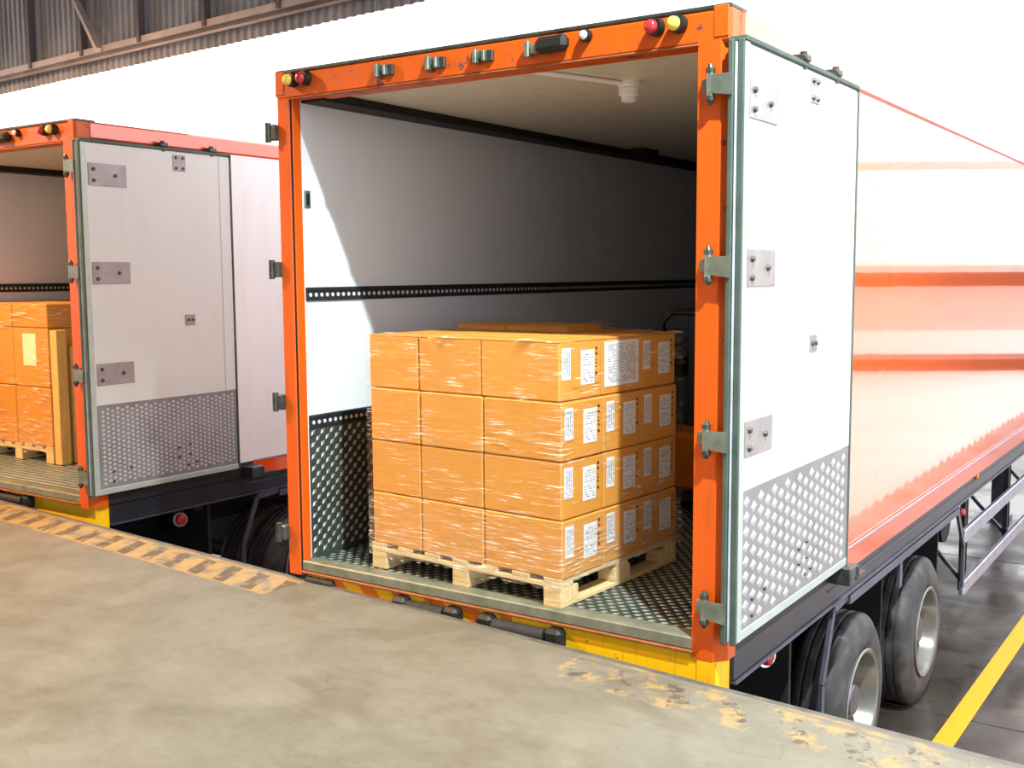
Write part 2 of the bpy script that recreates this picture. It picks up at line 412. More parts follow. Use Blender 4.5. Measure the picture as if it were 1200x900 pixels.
for i in range(-13, 13):
    xx = .02+i*.92
    m = MB(); m.box(xx-.02, xx+.02, -.07, 0, .15, CAN_TOP-CAN_BOT, .004); m.box(xx+.02, xx+.026, -.07, -.045, .15, CAN_TOP-CAN_BOT)
    m.build('stud_post', 'girt_dark', wf)
for xa in (-2.30, 1.4, 5.1):
    MB().bar((xa+.47+.35, -.09, .16), (xa-.9+.35, -.09, 2.05), .035, .06, (0, 1, 0)).build('brace', 'girt_steel', wf)

# ------------------------------------------------------------------ high bay lamps over the dock
def bay_lamp(loc, label, power, color, glow, lname, cone=150):
    r = tag(empty('high_bay_lamp', loc), label, 'lamp')
    m = MB(); m.lathe([(.02, .22), (.10, .215), (.24, .13), (.30, .08), (.29, .07), (.23, .12), (.09, .205), (.02, .212)], (0, 0, 0), 'Z', 32, closed=True); m.build('reflector', 'galvanised', r, 40)
    m = MB(); m.lathe([(.30, .075), (.46, .075), (.48, .05)], (0, 0, 0), 'Z', 20); m.build('ballast', 'hinge_dark', r, 40)
    m = MB(); m.cyl((0, 0, .47), (0, 0, CAN_TOP-loc[2]), .012); m.build('rod', 'girt_steel', r)
    m = MB(); m.lathe([(.10, .02), (.12, .045), (.18, .05), (.24, .03), (.28, .025)], (0, 0, 0), 'Z', 16); m.build('bulb', glow, r, 60)
    ld = bpy.data.lights.new(lname, 'SPOT'); ld.energy = power; ld.color = color; ld.shadow_soft_size = .07; ld.spot_size = math.radians(cone); ld.spot_blend = .35
    lo = bpy.data.objects.new(lname, ld); COL.objects.link(lo); lo.parent = r; lo.location = (0, 0, .0)
bay_lamp((4.7, -1.9, 6.2), 'green-white high bay lamp hung over the open load', LAMP_W, LAMP_COL, 'lamp_glow', 'dock_lamp_right_offscreen', 112)
bay_lamp((-5.2, -2.6, 5.2), 'warm orange high bay lamp hung over the neighbouring bay', WARM_W, WARM_COL, 'lamp_glow_warm', 'dock_lamp_left_offscreen')

# ------------------------------------------------------------------ trailers
H = -GZ
OFF = (0, 0, H)
W, L = 2.5, 11.5
def T(): return MB(OFF)
NUT = MB().cyl((-.02, 0, 0), (.02, 0, 0), .015, 6).mesh('wheel_nut', 'bolt_dark')
def make_trailer(loc, label, right):
    tr = tag(empty('semi_trailer', loc), label, 'trailer', 'trailers backed up to the dock')
    side = 'side_orange' if right else 'side_white'
    lining = 'lining_white'
    # ---- box body
    m = T(); m.box(2.43, 2.5, .10, L, .045, 2.45); m.build('side_wall', side, tr)
    m = T(); m.box(0, .07, .06, L, .045, 2.45); m.build('side_wall', 'side_white', tr)
    m = T(); m.box(.07, .10, .06, L-.1, 0, 2.452); m.build('wall_lining', lining, tr)
    m = T(); m.box(2.40, 2.43, .10, L-.1, 0, 2.452); m.build('wall_lining', lining, tr)
    m = T(); m.box(.07, 2.43, L-.1, L, 0, 2.45); m.build('front_wall', lining, tr)
    m = T(); m.box(.02, 2.48, .06, L, 2.475, 2.55, .01); m.build('roof', 'side_white', tr)
    m = T(); m.box(.10, 2.40, .10, L-.1, 2.45, 2.475); m.build('ceiling_lining', 'ceiling_white', tr)
    m = T(); m.box(.07, 2.43, .10, L, -.14, -.004); m.build('floor_deck', 'chassis_black', tr)
    # top rails and bottom bands
    for x0, x1 in ((2.46, 2.515), (-.015, .04)):
        m = T(); m.box(x0, x1, .10, L, 2.44, 2.555, .012); m.build('top_rail', 'rail_orange', tr)
        m = T(); m.box(x0, x1-.004 if x0 > 1 else x1, 1.46, L, -.075, .045, .004); m.build('bottom_band', 'rail_orange', tr)
        m = T(); m.box(x0+.01, x1-.012, .10, 1.46, -.075, .045, .004); m.build('door_ledge', 'chassis_black', tr)
        xo = 2.512 if x0 > 1 else -.018
        m = T(); m.box(xo-.006, xo+.003, 1.46, L, .043, .053); m.build('seam_strip', 'guard_alloy', tr)
    # ---- rear frame
    m = T(); m.box(0, .092, 0, .07, -.083, 2.43, .008); m.box(.088, .104, .012, .07, -.05, 2.43, .004); lp = m.build('post', 'orange_paint', tr)
    m = T(); m.box(.089, .096, .006, .013, -.05, 2.42); m.build('groove', 'strip_black', lp)
    m = T()
    m.hexa([(2.365, 0, -.083), (2.46, 0, -.083), (2.46, .13, -.083), (2.365, .13, -.083), (2.365, 0, 2.43), (2.46, 0, 2.43), (2.46, .13, 2.43), (2.365, .13, 2.43)])
    m.hexa([(2.46, 0, -.083), (2.505, .05, -.083), (2.505, .13, -.083), (2.46, .13, -.083), (2.46, 0, 2.43), (2.505, .05, 2.43), (2.505, .13, 2.43), (2.46, .13, 2.43)])
    m.build('post', 'orange_paint', tr)
    m = T(); m.box(-.004, 2.505, 0, .14, 2.418, 2.55, .012); hd = m.build('header', 'header_paint', tr)
    m = T(); m.box(-.004, 2.505, .0, .16, 2.548, 2.566, .005); m.build('drip_edge', 'hinge_dark', hd)
    m = T(); m.box(.10, 2.37, -.008, .004, 2.413, 2.422, .003); m.build('lip', 'sill_rust', hd)
    for cx in (.028, 2.462):
        m = T(); m.box(cx-.040, cx+.040, -.004, .12, 2.43, 2.568, .012); m.build('corner_casting', 'header_paint', hd)
    # round lamps on the header
    for x, mt in ((.125, 'lens_yellow'), (.215, 'lens_red'), (2.175, 'lens_red'), (2.275, 'lens_yellow')):
        m = T(); m.cyl((x+.012, .0, 2.507), (x+.006, -.035, 2.507), .036, 20); lb = m.build('marker_lamp', 'strip_black', tr, 40)
        m = T(); m.lathe([(-.030, .029), (-.052, .026), (-.062, .014)], (x, 0, 2.507), 'Y', 20); m.build('lens', mt, lb, 50)
    # latch keepers
    for x in (.74, 1.05, 1.32):
        m = T(); m.box(x-.06, x+.06, -.018, .002, 2.465, 2.515, .004); kp = m.build('latch_keeper', 'hinge_dark', tr)
        m = T(); m.box(x-.035, x-.012, -.045, -.014, 2.458, 2.522, .004); m.box(x+.012, x+.03, -.04, -.014, 2.465, 2.515, .004); m.build('claw', 'galvanised', kp)
    m = T(); m.box(1.62, 1.78, -.06, .0, 2.462, 2.53, .02); nl = m.build('number_lamp', 'strip_black', tr)
    m = T(); m.box(1.56, 1.585, -.04, 0, 2.455, 2.525, .004); m.box(1.59, 1.625, -.035, 0, 2.468, 2.505, .004); m.build('bracket', 'galvanised', nl)
    m = T(); m.cyl((1.86, 0, 2.515), (1.856, -.03, 2.515), .026, 18); mk = m.build('marker_lamp', 'strip_black', tr, 40)
    m = T(); m.lathe([(-.026, .02), (-.04, .017), (-.046, .008)], (1.857, 0, 2.515), 'Y', 18); m.build('lens', 'lens_white', mk, 50)
    # striker plate on the left jamb
    m = T(); m.box(.10, .108, .08, .125, 1.87, 1.96, .003); sp_ = m.build('striker_plate', 'galvanised', tr)
    m = T(); m.box(.106, .111, .092, .112, 1.885, 1.945); m.build('slot', 'strip_black', sp_)
    # ---- hinges
    HM = 'galvanised'
    for z in (2.255, 1.55, .85, .145):
        m = T(); m.box(2.385, 2.43, -.008, .003, z-.028, z+.028, .003); hg = m.build('hinge', HM, tr)
        m = T(); m.cyl((2.432, -.03, z-.045), (2.432, -.03, z+.045), .016, 16); m.build('knuckle', HM, hg, 40)
        for s_ in (-1, 1):
            m = T(); m.cyl((2.432, -.03, z+s_*.045), (2.432, -.03, z+s_*.062), .019, 16); m.cyl((2.432, -.03, z+s_*.062), (2.432, -.03, z+s_*.078), .015, 16, .008); m.build('pin_cap', 'hinge_dark', hg, 40)
        m = T(); m.hexa([(2.44, -.045, z-.035), (2.525, -.042, z-.048), (2.525, -.030, z-.048), (2.44, -.03, z-.035), (2.44, -.045, z+.035), (2.525, -.042, z+.038), (2.525, -.030, z+.038), (2.44, -.03, z+.035)]); m.build('strap', HM, hg)
        # opposite post keeps its bare hinge brackets
        m = T(); m.box(-.035, .012, -.03, .012, z-.04, z+.04, .006); hb = m.build('hinge_bracket', 'hinge_dark', tr)
        m = T(); m.cyl((-.040, -.025, z-.05), (-.040, -.025, z+.05), .016, 14); m.build('knuckle', 'hinge_dark', hb, 40)
    # ---- door folded flat back along the side
    y0, y1, z0, z1 = -.02, (1.42 if right else 1.26), .02, 2.41
    xi, xo = 2.507, 2.565
    m = T(); m.box(xi, xo, y0+.004, y1, z0, z1, .004); dr = m.build('door', 'door_white', tr)
    m = T(); m.box(xo-.002, xo+.008, y0+.004, y0+.045, z0, z1, .003); m.box(xo-.002, xo+.006, y0+.04, y1, z0, z0+.04, .002); m.build('edge_trim', 'door_edge', dr)
    m = T(); m.box(xi-.003, xi+.021, y0-.014, y0+.006, z0-.01, z1+.01, .005); m.box(xi+.034, xo+.004, y0-.006, y0+.006, z0-.01, z1+.01, .004); m.build('gasket', 'gasket', dr)
    m = T(); m.box(xi+.021, xi+.034, y0-.010, y0+.006, z0, z1, .006); m.build('edge_strip', 'gasket_light', dr)
    m = T(); m.box(xi, xo+.012, y0, y1+.01, z1, z1+.022, .004); m.box(xi, xo+.010, y1, y1+.016, z0, z1+.02, .004); m.build('rim_seal', 'gasket', dr)
    m = T(); m.box(xo-.002, xo+.004, y1-.10, y1-.004, .645, z1-.01); m.build('closing_trim', 'door_white', dr)
    # kick plate with raised diamonds
    kz = .64
    m = T(); m.box(xo-.002, xo+.004, y0+.045, y1-.005, z0+.04, kz); kp = m.build('kick_plate', 'tread_base', dr)
    m = T(); j = 0; cy_ = y0+.09; f_ = 1.0 if right else .5
    while cy_ < y1-.04:
        cz_ = z0+.075+(.031*f_ if j % 2 else 0)
        while cz_ < kz-.02:
            m.stud((xo+.0042, cy_, cz_), (0, 1, 0), (0, 0, 1), (1, 0, 0), .036*f_, .026*f_, .003*f_); cz_ += .062*f_
        cy_ += .079*f_; j += 1
    tag(m.build('tread_pattern', 'tread_stud', dr), kind='stuff')
    for yy, zz in ((.70, .26), (.80, .275), (.70, .19), (.80, .20), (.78, .125), (.86, .135), (.14, .17), (.14, .10), (.28, .18)):
        m = T(); m.cyl((xo+.003, yy, zz), (xo+.013, yy, zz), .011, 10, .008); m.build('bolt', 'bolt_dark', dr, 40)
    # hinge back plates
    pm = 'plate_grey'
    for zc, mt in ((2.20, 'plate_grey'), (1.54, 'plate_grey'), (.85, pm)):
        m = T(); m.box(xo, xo+.006, y0+.06, y0+.36, zc-.075, zc+.075, .002); hp = m.build('hinge_plate', mt, dr)
        for yy, dz in ((y0+.10, .035), (y0+.10, -.04), (y0+.27, .0)):
            m = T(); m.cyl((xo+.005, yy, zc+dz), (xo+.018, yy, zc+dz), .014, 12, .010); m.build('bolt', 'bolt_dark', dr, 40)
    m = T(); m.box(xo, xo+.006, .74, .85, 2.27, 2.385, .002); m.build('keeper_plate', 'plate_grey', dr)
    for yy in (.765, .825):
        for zz in (2.29, 2.365):
            m = T(); m.cyl((xo+.005, yy, zz), (xo+.016, yy, zz), .012, 12, .008); m.build('bolt', 'bolt_dark', dr, 40)
    m = T(); m.box(xo, xo+.006, .80, .89, 1.155, 1.235, .002); m.build('lock_plate', pm, dr)
    for yy in (.825, .865):
        m = T(); m.cyl((xo+.005, yy, 1.195), (xo+.016, yy, 1.195), .010, 12); m.build('bolt', 'bolt_dark', dr, 40)
    for yy in (.66, 1.10):
        m = T(); m.box(2.51, xo+.02, yy-.035, yy+.035, 2.432, 2.462, .006); m.cyl((2.56, yy, 2.40), (2.56, yy, 2.475), .016, 12); m.build('door_hook', 'hinge_dark', tr, 40)
    # door retainer block at the lower front corner
    m = T(); m.box(2.50, xo+.05, 1.36, 1.48, -.075, .02, .008); rt = m.build('door_retainer', 'hinge_dark', tr)
    m = T(); m.cyl((xo+.05, 1.47, -.06), (xo+.05, 1.47, .01), .012, 12); m.bar((xo+.03, 1.44, -.05), (xo+.03, 1.60, -.05), .05, .02); m.build('clasp', 'hinge_dark', rt, 40)
    # ---- interior fittings
    for z in (1.42, .74):
        m = T(); m.box(.10, .112, .075, L-.2, z-.036, z+.036, .003); m.box(.112, .118, .075, L-.2, z+.018, z+.034); rl = m.build('lashing_rail', 'rail_dark', tr)
        m = T(); yy = .10
        while yy < 7.5:
            m.cyl((.1115, yy, z-.004), (.1145, yy, z-.004), .011, 10); yy += .042
        tag(m.build('slot_row', 'hole_light', rl), kind='stuff')
    m = T(); m.box(.10, .107, .075, 7.0, .0, .705); wk = m.build('wall_kick_plate', 'floor_base', tr)
    m = T(); j = 0; yy = .10
    while yy < 2.2:
        zz = .04+(.032 if j % 2 else 0)
        while zz < .69:
            m.stud((.1072, yy, zz), (0, .75, .66), (0, -.66, .75), (1, 0, 0), .022, .014, .004); zz += .064
        yy += .036; j += 1
    tag(m.build('tread_pattern', 'floor_stud', wk), kind='stuff')
    m = T(); m.box(.10, .26, .075, L-.2, 2.405, 2.45, .004); m.build('ceiling_strip', 'strip_black', tr)
    m = T(); m.box(.11, 2.39, .095, L-.2, -.006, .0); fp = m.build('floor_plate', 'floor_base', tr)
    m = T(); j = 0; yy = .12
    if right:
        while yy < 3.2:
            xx = .14+(.03 if j % 2 else 0)
            while xx < 2.37:
                m.stud((xx, yy, .0), (.88, .48, 0), (-.48, .88, 0), (0, 0, 1), .019, .011, .0035); xx += .06
            yy += .038; j += 1
        tag(m.build('tread_pattern', 'floor_stud', fp), kind='stuff')
    else:
        while yy < 5.0:
            m.box(.12, 2.38, yy-.012, yy+.012, -.002, .010, .003); yy += .06
        tag(m.build('tread_ribs', 'floor_stud', fp), kind='stuff')
    # rear sill
    m = T(); m.box(.10, 2.37, .0, .10, -.05, .004, .006); sl = m.build('sill', 'sill_grey', tr)
    m = T(); m.box(.10, 2.37, -.012, .012, -.062, -.05, .003); m.build('sill_lip', 'sill_rust', sl)
    m = T(); m.box(.12, 2.36, .002, .014, -.048, -.004, .003); m.build('sill_seal', 'strip_black', sl)
    # bumper beam, rubber rollers
    by_ = .008 if right else .05
    m = T(); m.box(.13, 2.47, by_, .16, -.34, -.064, .006); bb = m.build('bumper_beam', 'bumper_paint', tr)
    m = T(); m.box(2.385, 2.475, by_-.006, .07, -.36, -.083, .004); m.build('bumper_end', 'yellow_paint', tr)
    m = T(); m.box(.13, .33, by_-.03, by_+.02, -.2, -.075, .012); m.build('bumper_pad', 'dark_rubber', tr)
    for xa, xb in ((.80, 1.12), (1.32, 1.70)):
        m = T(); m.cyl((xa+.05, by_-.03, -.12), (xb-.05, by_-.03, -.12), .036, 18); ro = m.build('dock_roller', 'dark_rubber', tr, 40)
        for xx in (xa, xb):
            m = T(); m.box(xx-.045, xx+.045, by_-.06, by_+.02, -.165, -.072, .018); m.build('roller_bracket', 'chassis_black', ro)
    # ---- chassis
    for xa, xb in ((2.40, 2.485), (.015, .10)):
        m = T(); m.box(xa, xb, .16, L, -.215, -.075, .006); sr = m.build('side_rail', 'black_metal', tr)
        xx = xb+.004 if xa > 1 else xa-.004
        m = T(); m.box(min(xa, xx), max(xb, xx)+.012, .16, L, -.224, -.213); m.box(xx-.004, xx+.004, 1.4, L, -.135, -.128); m.build('flange', 'chassis_grey', sr)
    for x in (.75, 1.75):
        m = T(); m.box(x-.06, x+.06, .18, L, -.55, -.14); m.build('chassis_beam', 'chassis_black', tr)
    for y in (1.0, 4.6, 6.2, 7.8, 9.4):
        m = T(); m.box(.10, 2.40, y-.04, y+.04, -.28, -.14); m.build('cross_member', 'chassis_black', tr)
    m = T(); m.box(.12, 2.38, .20, .28, -.62, -.34); m.build('underrun_bar', 'chassis_black', tr)
    m = T(); m.box(.1, 2.40, 1.08, 1.11, -1.0, -.2); m.build('mud_and_block_flap', 'flap_black', tr)
    for yf in (2.87, 4.36):  # full-width flaps added to block the bright gap beneath the trailer
        m = T(); m.box(.1, 2.36, yf, yf+.03, -1.3, -.2); m.build('mud_and_block_flap', 'flap_black', tr)
    for xa, xb in ((.35, 1.0), (1.5, 2.15)):  # dark tanks added to block the bright view under the chassis
        m = T(); m.cyl((xa, 5.6, -.62), (xb, 5.6, -.62), .18, 20); m.build('blocking_tank', 'chassis_black', tr, 40)
    # red side lamp under the door
    m = T(); m.cyl((2.34, .86, -.33), (2.375, .84, -.33), .055, 20); sl_ = m.build('side_lamp', 'chrome', tr, 40)
    m = T(); m.lathe([(2.375, .046), (2.395, .042), (2.405, .02)], (0, .845, -.33), 'X', 20); m.build('lens', 'lens_red', sl_, 50)
    m = T(); m.box(2.28, 2.345, .80, .90, -.36, -.2); m.build('lamp_bracket', 'chassis_black', sl_)
    # wheels: two axles with twin tyres
    for yc in WHEEL_Y:
        zc = GZ+WR
        m = T(); m.cyl((.3, yc, zc), (2.2, yc, zc), .07, 16); m.build('axle', 'chassis_black', tr, 40)
        for sgn, xo_ in ((1, 2.47), (-1, .03)):
            for k_, dx in enumerate((0, .33)):
                X = xo_-sgn*dx
                prof = [(0.01, .30), (-.0, .33), (-.006, .37), (0.0, .42), (.015, .46), (.04, WR-.010), (.055, WR), (.085, WR), (.09, WR-.012), (.10, WR-.012), (.105, WR),
                        (.135, WR), (.14, WR-.012), (.15, WR-.012), (.155, WR), (.19, WR), (.195, WR-.012), (.205, WR-.012), (.21, WR), (.235, WR), (.25, WR-.008), (.28, .46), (.29, .42), (.296, .37), (.29, .33), (.28, .30)]
                m = T(); m.lathe([(-sgn*a, r) for a, r in prof], (X, yc, zc), 'X', 56, closed=True); ty = m.build('tyre', 'tyre_rubber', tr, 35)
                if k_ == 0:
                    m = T(); m.lathe([(-sgn*a, r) for a, r in [(.0, .30), (-.006, .312), (-.012, .305), (-.004, .285), (.03, .272), (.12, .262), (.15, .25), (.165, .20), (.165, .13), (.15, .12), (.15, .02), (.20, .02), (.20, .26), (.28, .29), (.28, .30)]], (X, yc, zc), 'X', 48, closed=True); m.build('rim', 'rim_paint', ty, 35)
                    m = T(); m.lathe([(-sgn*a, r) for a, r in [(.15, .115), (.06, .10), (.04, .085), (.035, .02)]], (X, yc, zc), 'X', 28); m.build('hub', 'chassis_grey', ty, 35)
                    for q in range(10):
                        th = 2*math.pi*q/10; py, pz = yc+.165*math.cos(th), zc+.165*math.sin(th)
                        nt = put('wheel_nut', NUT, ty); nt.location = (X-sgn*.15, py, pz+H)
    # mudguard stays
    XS = 2.478
    def stay(pts, name='mudguard_stay', w=.045):
        m = T()
        for a, b in zip(pts[:-1], pts[1:]): m.bar(a, b, .012, w, (1, 0, 0)) if False else m.bar(a, b, w, .02, (1, 0, 0))
        m.build(name, 'chassis_grey', tr)
    for X in (XS, .022):
        stay([(X, 1.36, -1.0), (X, 1.36, -.62), (X, 1.52, -.26), (X, 1.75, -.24)])
        stay([(X, 2.84, -.235), (X, 2.84, -.46)], w=.06)
        stay([(X+.012, 1.75, -.262), (X+.012, 4.42, -.262)], 'mudguard_rail', .05)
        stay([(X, 4.42, -.25), (X, 4.70, -.60), (X, 4.70, -.92)])
    # side marker lamps
    for yy, zz in ((4.55, -.30), (5.0, -.09)):
        m = T(); m.box(2.47, 2.487, yy-.03, yy+.03, zz-.03, zz+.03); mk = m.build('side_marker', 'chassis_black', tr)
        m = T(); m.lathe([(2.487, .028), (2.505, .026), (2.512, .012)], (0, yy, zz), 'X', 16); m.build('lens', 'lens_amber' if zz > -.2 else 'lens_red', mk, 50)
    # side guard
    for X, s_ in ((2.44, 1), (.06, -1)):
        for zz in (-.56, -.98):
            m = T(); m.box(X-.02, X+.02, 4.86, 9.6, zz-.055, zz+.055, .008); m.build('guard_rail', 'guard_alloy', tr)
        for yy in (5.05, 6.9, 8.75):
            m = T(); m.box(X-.06, X-.02, yy-.035, yy+.035, -1.04, -.14); m.box(X-.02, X-.012, yy+.03, yy+.036, -.9, -.14); m.build('guard_post', 'chassis_black', tr)
            m = T(); m.bar((X-.05, yy, -.95), (X-.05-s_*.6, yy, -.3), .03, .03); m.build('guard_strut', 'chassis_grey', tr)
    # landing legs
    for X in (.7, 1.8):
        m = T(); m.box(X-.07, X+.07, 9.9, 10.04, GZ+.05, -.5); m.box(X-.14, X+.14, 9.83, 10.11, GZ, GZ+.05); m.build('landing_leg', 'chassis_grey', tr)
    if right:
        # bare bulb holder on the ceiling with its conduit
        m = T(); m.lathe([(2.452, .055), (2.43, .055), (2.42, .045), (2.415, .05), (2.385, .05), (2.375, .036), (2.355, .036), (2.348, .02)], (1.66, .74, 0), 'Z', 24); cl = m.build('ceiling_lamp', 'white_plastic', tr, 40)
        m = T(); m.tube([(1.45, .13, 2.437), (1.655, .73, 2.437)], .012, 10); m.build('conduit', 'white_plastic', cl, 50)
        m = T(); m.box(.30, .42, 3.3, 3.55, 2.40, 2.45, .01); m.build('strip_bracket', 'strip_black', tr)
    return tr
WR = .51
WHEEL_Y = (2.12, 3.62)
GAP = (-4.815, .40, GZ)
tA = make_trailer((0, 0, GZ), 'orange-framed trailer with glossy orange side, open, wrapped pallet at its rear', True)
tB = make_trailer(GAP, 'orange-framed trailer with white side and warm-lit interior holding yellow cartons', False)

# ------------------------------------------------------------------ wrapped load in the near trailer
LR = math.radians(-4.0)
LC = Vector((1.705, .03, 0))          # corner of the pallet nearest dock and door
ca, sa = math.cos(LR), math.sin(LR)
def load_xy(a, b): return LC.x+ca*a-sa*b, LC.y+sa*a+ca*b     # a <= 0 towards the wall, b >= 0 into the trailer
def make_pallet(loc, rz, w, d, label):
    p = tag(empty('pallet', loc, rz), label, 'pallet', 'wooden pallets')
    # local: x in [-w, 0], y in [0, d]
    for yy in (0.0, .5*d-.05, d-.1):
        MB().box(-w, 0, yy, yy+.1, .09, .112, .002).build('stringer_board', 'pallet_wood', p)
    n = 7
    for i in range(n):
        xx = -w+(w-.1)*i/(n-1)
        MB().box(xx, xx+.1, 0, d, .112, .134, .002).build('deck_board', 'pallet_wood_y', p)
    for xx in (-w, -.5*w-.05, -.1):
        MB().box(xx, xx+.1, 0, d, .0, .02, .002).build('bottom_board', 'pallet_wood_y', p)
        for yy in (0.0, .5*d-.07, d-.14):
            MB().box(xx, xx+.1, yy, yy+.14, .02, .09, .003).build('block', 'pallet_wood', p)
    return p
PW, PD = 1.21, 1.04
make_pallet((LC.x, LC.y, .004), LR, PW, PD, 'wooden pallet under the film-wrapped carton stack')
BXS, BY, BZ = (.345, .405, .460), .346, .270
XC = (-PW+.1725, -PW+.345+.2025, -PW+.75+.23)
def carton_mesh(name, x, y, z, mat):
    return MB().box(-x/2, x/2, -y/2, y/2, 0, z, .006).mesh(name, mat)
cms = [carton_mesh('carton', b-.007, BY-.007, BZ-.004, 'cardboard') for b in BXS]
def xquad(x, y0, y1, z0, z1, mat, name):
    return MB().box(x, x+.0012, y0, y1, z0, z1).mesh(name, mat)
hx, hy = (BXS[2]-.006)/2, (BY-.006)/2
F = lambda u: -hy+2*hy*u
Zf = lambda v: (BZ-.004)*(1-v)
me_nar = xquad(hx, F(.06), F(.26), Zf(.64), Zf(.10), 'print_narrow', 'narrow_label')
me_wid = xquad(hx, F(.50), F(.82), Zf(.76), Zf(.16), 'print_wide', 'wide_label')
me_big = xquad(hx, F(.05), F(.95), Zf(.86), Zf(.05), 'print_sheet', 'paper_sheet')
m = MB()
for v0, v1, w_ in ((.12, .17, 1), (.22, .26, 1), (.34, .36, .5), (.39, .42, .6), (.46, .49, .8), (.56, .61, 1)):
    m.box(hx, hx+.001, F(.875-.02*w_), F(.875+.02*w_), Zf(v1), Zf(v0))
me_mark = m.mesh('print_marks', 'pictogram_ink')
tops = []
for b in BXS:
    q = (b-.006)/2
    tops.append((MB().box(-q, q, -hy, -.004, BZ-.0045, BZ-.001).mesh('flap', 'cardboard'), MB().box(-q, q, .004, hy, BZ-.0045, BZ-.0015).mesh('flap', 'cardboard'),
                 MB().box(-q, q, -.024, .024, BZ-.002, BZ-.0008).mesh('tape', 'box_tape')))
layer_n = ['bottom layer', 'second layer', 'third layer', 'top layer']
col_n = ['column by the trailer wall', 'middle column', 'labelled side column']
row_n = ['dock-edge row', 'middle row', 'deepest row']
for k in range(4):
    for i in range(3):
        for j in range(3):
            a = XC[i]+random.uniform(-.002, .002) + (.008, 0, .004, -.012)[k]
            b_ = BY*(j+.5)+random.uniform(-.002, .002) + (.0, .004, .0, .010)[k]
            rz = LR+random.uniform(-.004, .004)
            z = .138+BZ*k
            if k == 3 and i == 0: b_ += .004; rz += .003
            tall = 1.11 if (k == 3 and j == 2 and i < 2) else 1.0
            x, y = load_xy(a, b_)
            c = put('carton', cms[i]); c.location = (x, y, z); c.rotation_euler = (0, 0, rz); c.scale.z = tall
            kind = 'plain brown carton'
            if i == 2:
                if k == 3 and j == 1:
                    put('paper_sheet', me_big, c); kind = 'carton with large printed sheet'
                else:
                    put('narrow_label', me_nar, c); put('wide_label', me_wid, c); put('print_marks', me_mark, c); kind = 'carton with two white labels'
            if k == 3:
                put('flap', tops[i][0], c); put('flap', tops[i][1], c); put('tape', tops[i][2], c)
            tag(c, '%s in %s, %s, %s' % (kind, layer_n[k], row_n[j], col_n[i]), 'carton', 'cartons on the wrapped pallet')
# film: one continuous wrinkled sleeve with a ragged lower hem and a lip folded over the top edge
def film(w, d, x0, y0, ztop, xf, zb, main):
    bm = bmesh.new()
    per = []; n1, n2 = 90, 76; rr = .012
    for i in range(n1): per.append((x0+w*(i+.5)/n1, y0, 0, -1))
    for i in range(n2): per.append((x0+w, y0+d*(i+.5)/n2, 1, 0))
    for i in range(n1): per.append((x0+w-w*(i+.5)/n1, y0+d, 0, 1))
    for i in range(n2): per.append((x0, y0+d-d*(i+.5)/n2, -1, 0))
    NV = 64; rows = []
    for kz in range(NV+4):
        ring = []
        for q, (px, py, nx, ny) in enumerate(per):
            s_ = q/len(per)*60
            hem = zb+.085+.030*noise.noise((s_*.55, 3.1, 0))+.02*noise.noise((s_*1.7, 8.1, 0))
            if nx == 1: hem = zb+.120+.010*noise.noise((s_, 1, 1))
            lift = .034 if (main and py > 2*BY-.03 and px < -PW+.80) else 0.0
            zt_ = ztop+lift
            if kz < NV:
                z = hem+(zt_-hem)*kz/(NV-1)
                wr = .007*noise.noise((s_*.35, z*22+s_*.15, 1.0))+.004*noise.noise((s_*1.1, z*40-s_*.3, 5.0))
                dgl = .004*max(0, noise.noise((s_*.9+z*5, z*9, 9.0)))
                o_ = max(.001, .006+wr+dgl)
                p = (px+nx*o_, py+ny*o_, z)
            else:
                t_ = (kz-NV+1)*.028
                cx_, cy_ = x0+w/2, y0+d/2
                p = (px-(px-cx_)*t_*1.3, py-(py-cy_)*t_*1.3, zt_+.003+.004*noise.noise((px*12, py*12, kz)))
            X, Y = xf(p[0], p[1]); ring.append(bm.verts.new((X, Y, p[2])))
        rows.append(ring)
    for A, B in zip(rows[:-1], rows[1:]):
        for q in range(len(per)): bm.faces.new((A[q], A[(q+1) % len(per)], B[(q+1) % len(per)], B[q]))
    me = bpy.data.meshes.new('stretch_film'); bm.to_mesh(me); bm.free(); me.materials.append(MAT['stretch_film']); me.shade_smooth()
    return put('stretch_film', me)
tag(film(PW+.016, BY*3+.060, -PW-.010, -.010, .138+4*BZ+.004, load_xy, 0.0, True), 'clear wrinkled stretch film wrapped around the brown carton stack', 'film')

# ------------------------------------------------------------------ pallet stacker behind the load
st = tag(empty('pallet_stacker', (1.27, 2.25, .004)), 'orange and black pallet stacker parked behind the wrapped load', 'stacker')
MB().box(-.30, .34, -.05, .55, .13, .50, .03).build('power_unit', 'stacker_orange', st)
MB().box(-.28, .32, -.03, .53, .05, .13, .01).build('chassis', 'stacker_black', st)
for x in (-.2, .24):
    MB().cyl((x-.04, .1, .055), (x+.04, .1, .055), .055, 18).build('wheel', 'dark_rubber', st, 40)
    MB().box(x-.06, x+.06, .55, 1.5, .04, .10, .01).build('fork', 'stacker_black', st)
    MB().cyl((x-.03, 1.4, .045), (x+.03, 1.4, .045), .045, 16).build('load_wheel', 'dark_rubber', st, 40)
m = MB(); zt = 1.27
m.box(-.345, -.31, .30, .38, .4, zt-.07, .01); m.box(.31, .345, .30, .38, .4, zt-.07, .01); m.box(-.27, .27, .30, .38, zt-.035, zt, .01)
m.bar((-.328, .34, zt-.08), (-.26, .34, zt-.018), .08, .035, (1, 0, 1)); m.bar((.328, .34, zt-.08), (.26, .34, zt-.018), .08, .035, (1, 0, 1))
m.build('mast_frame', 'stacker_black', st)
m = MB(); m.box(-.12, -.04, .28, .40, .4, zt-.03, .008); m.box(.10, .18, .28, .40, .4, zt-.03, .008); m.build('mast_channel', 'stacker_black', st)
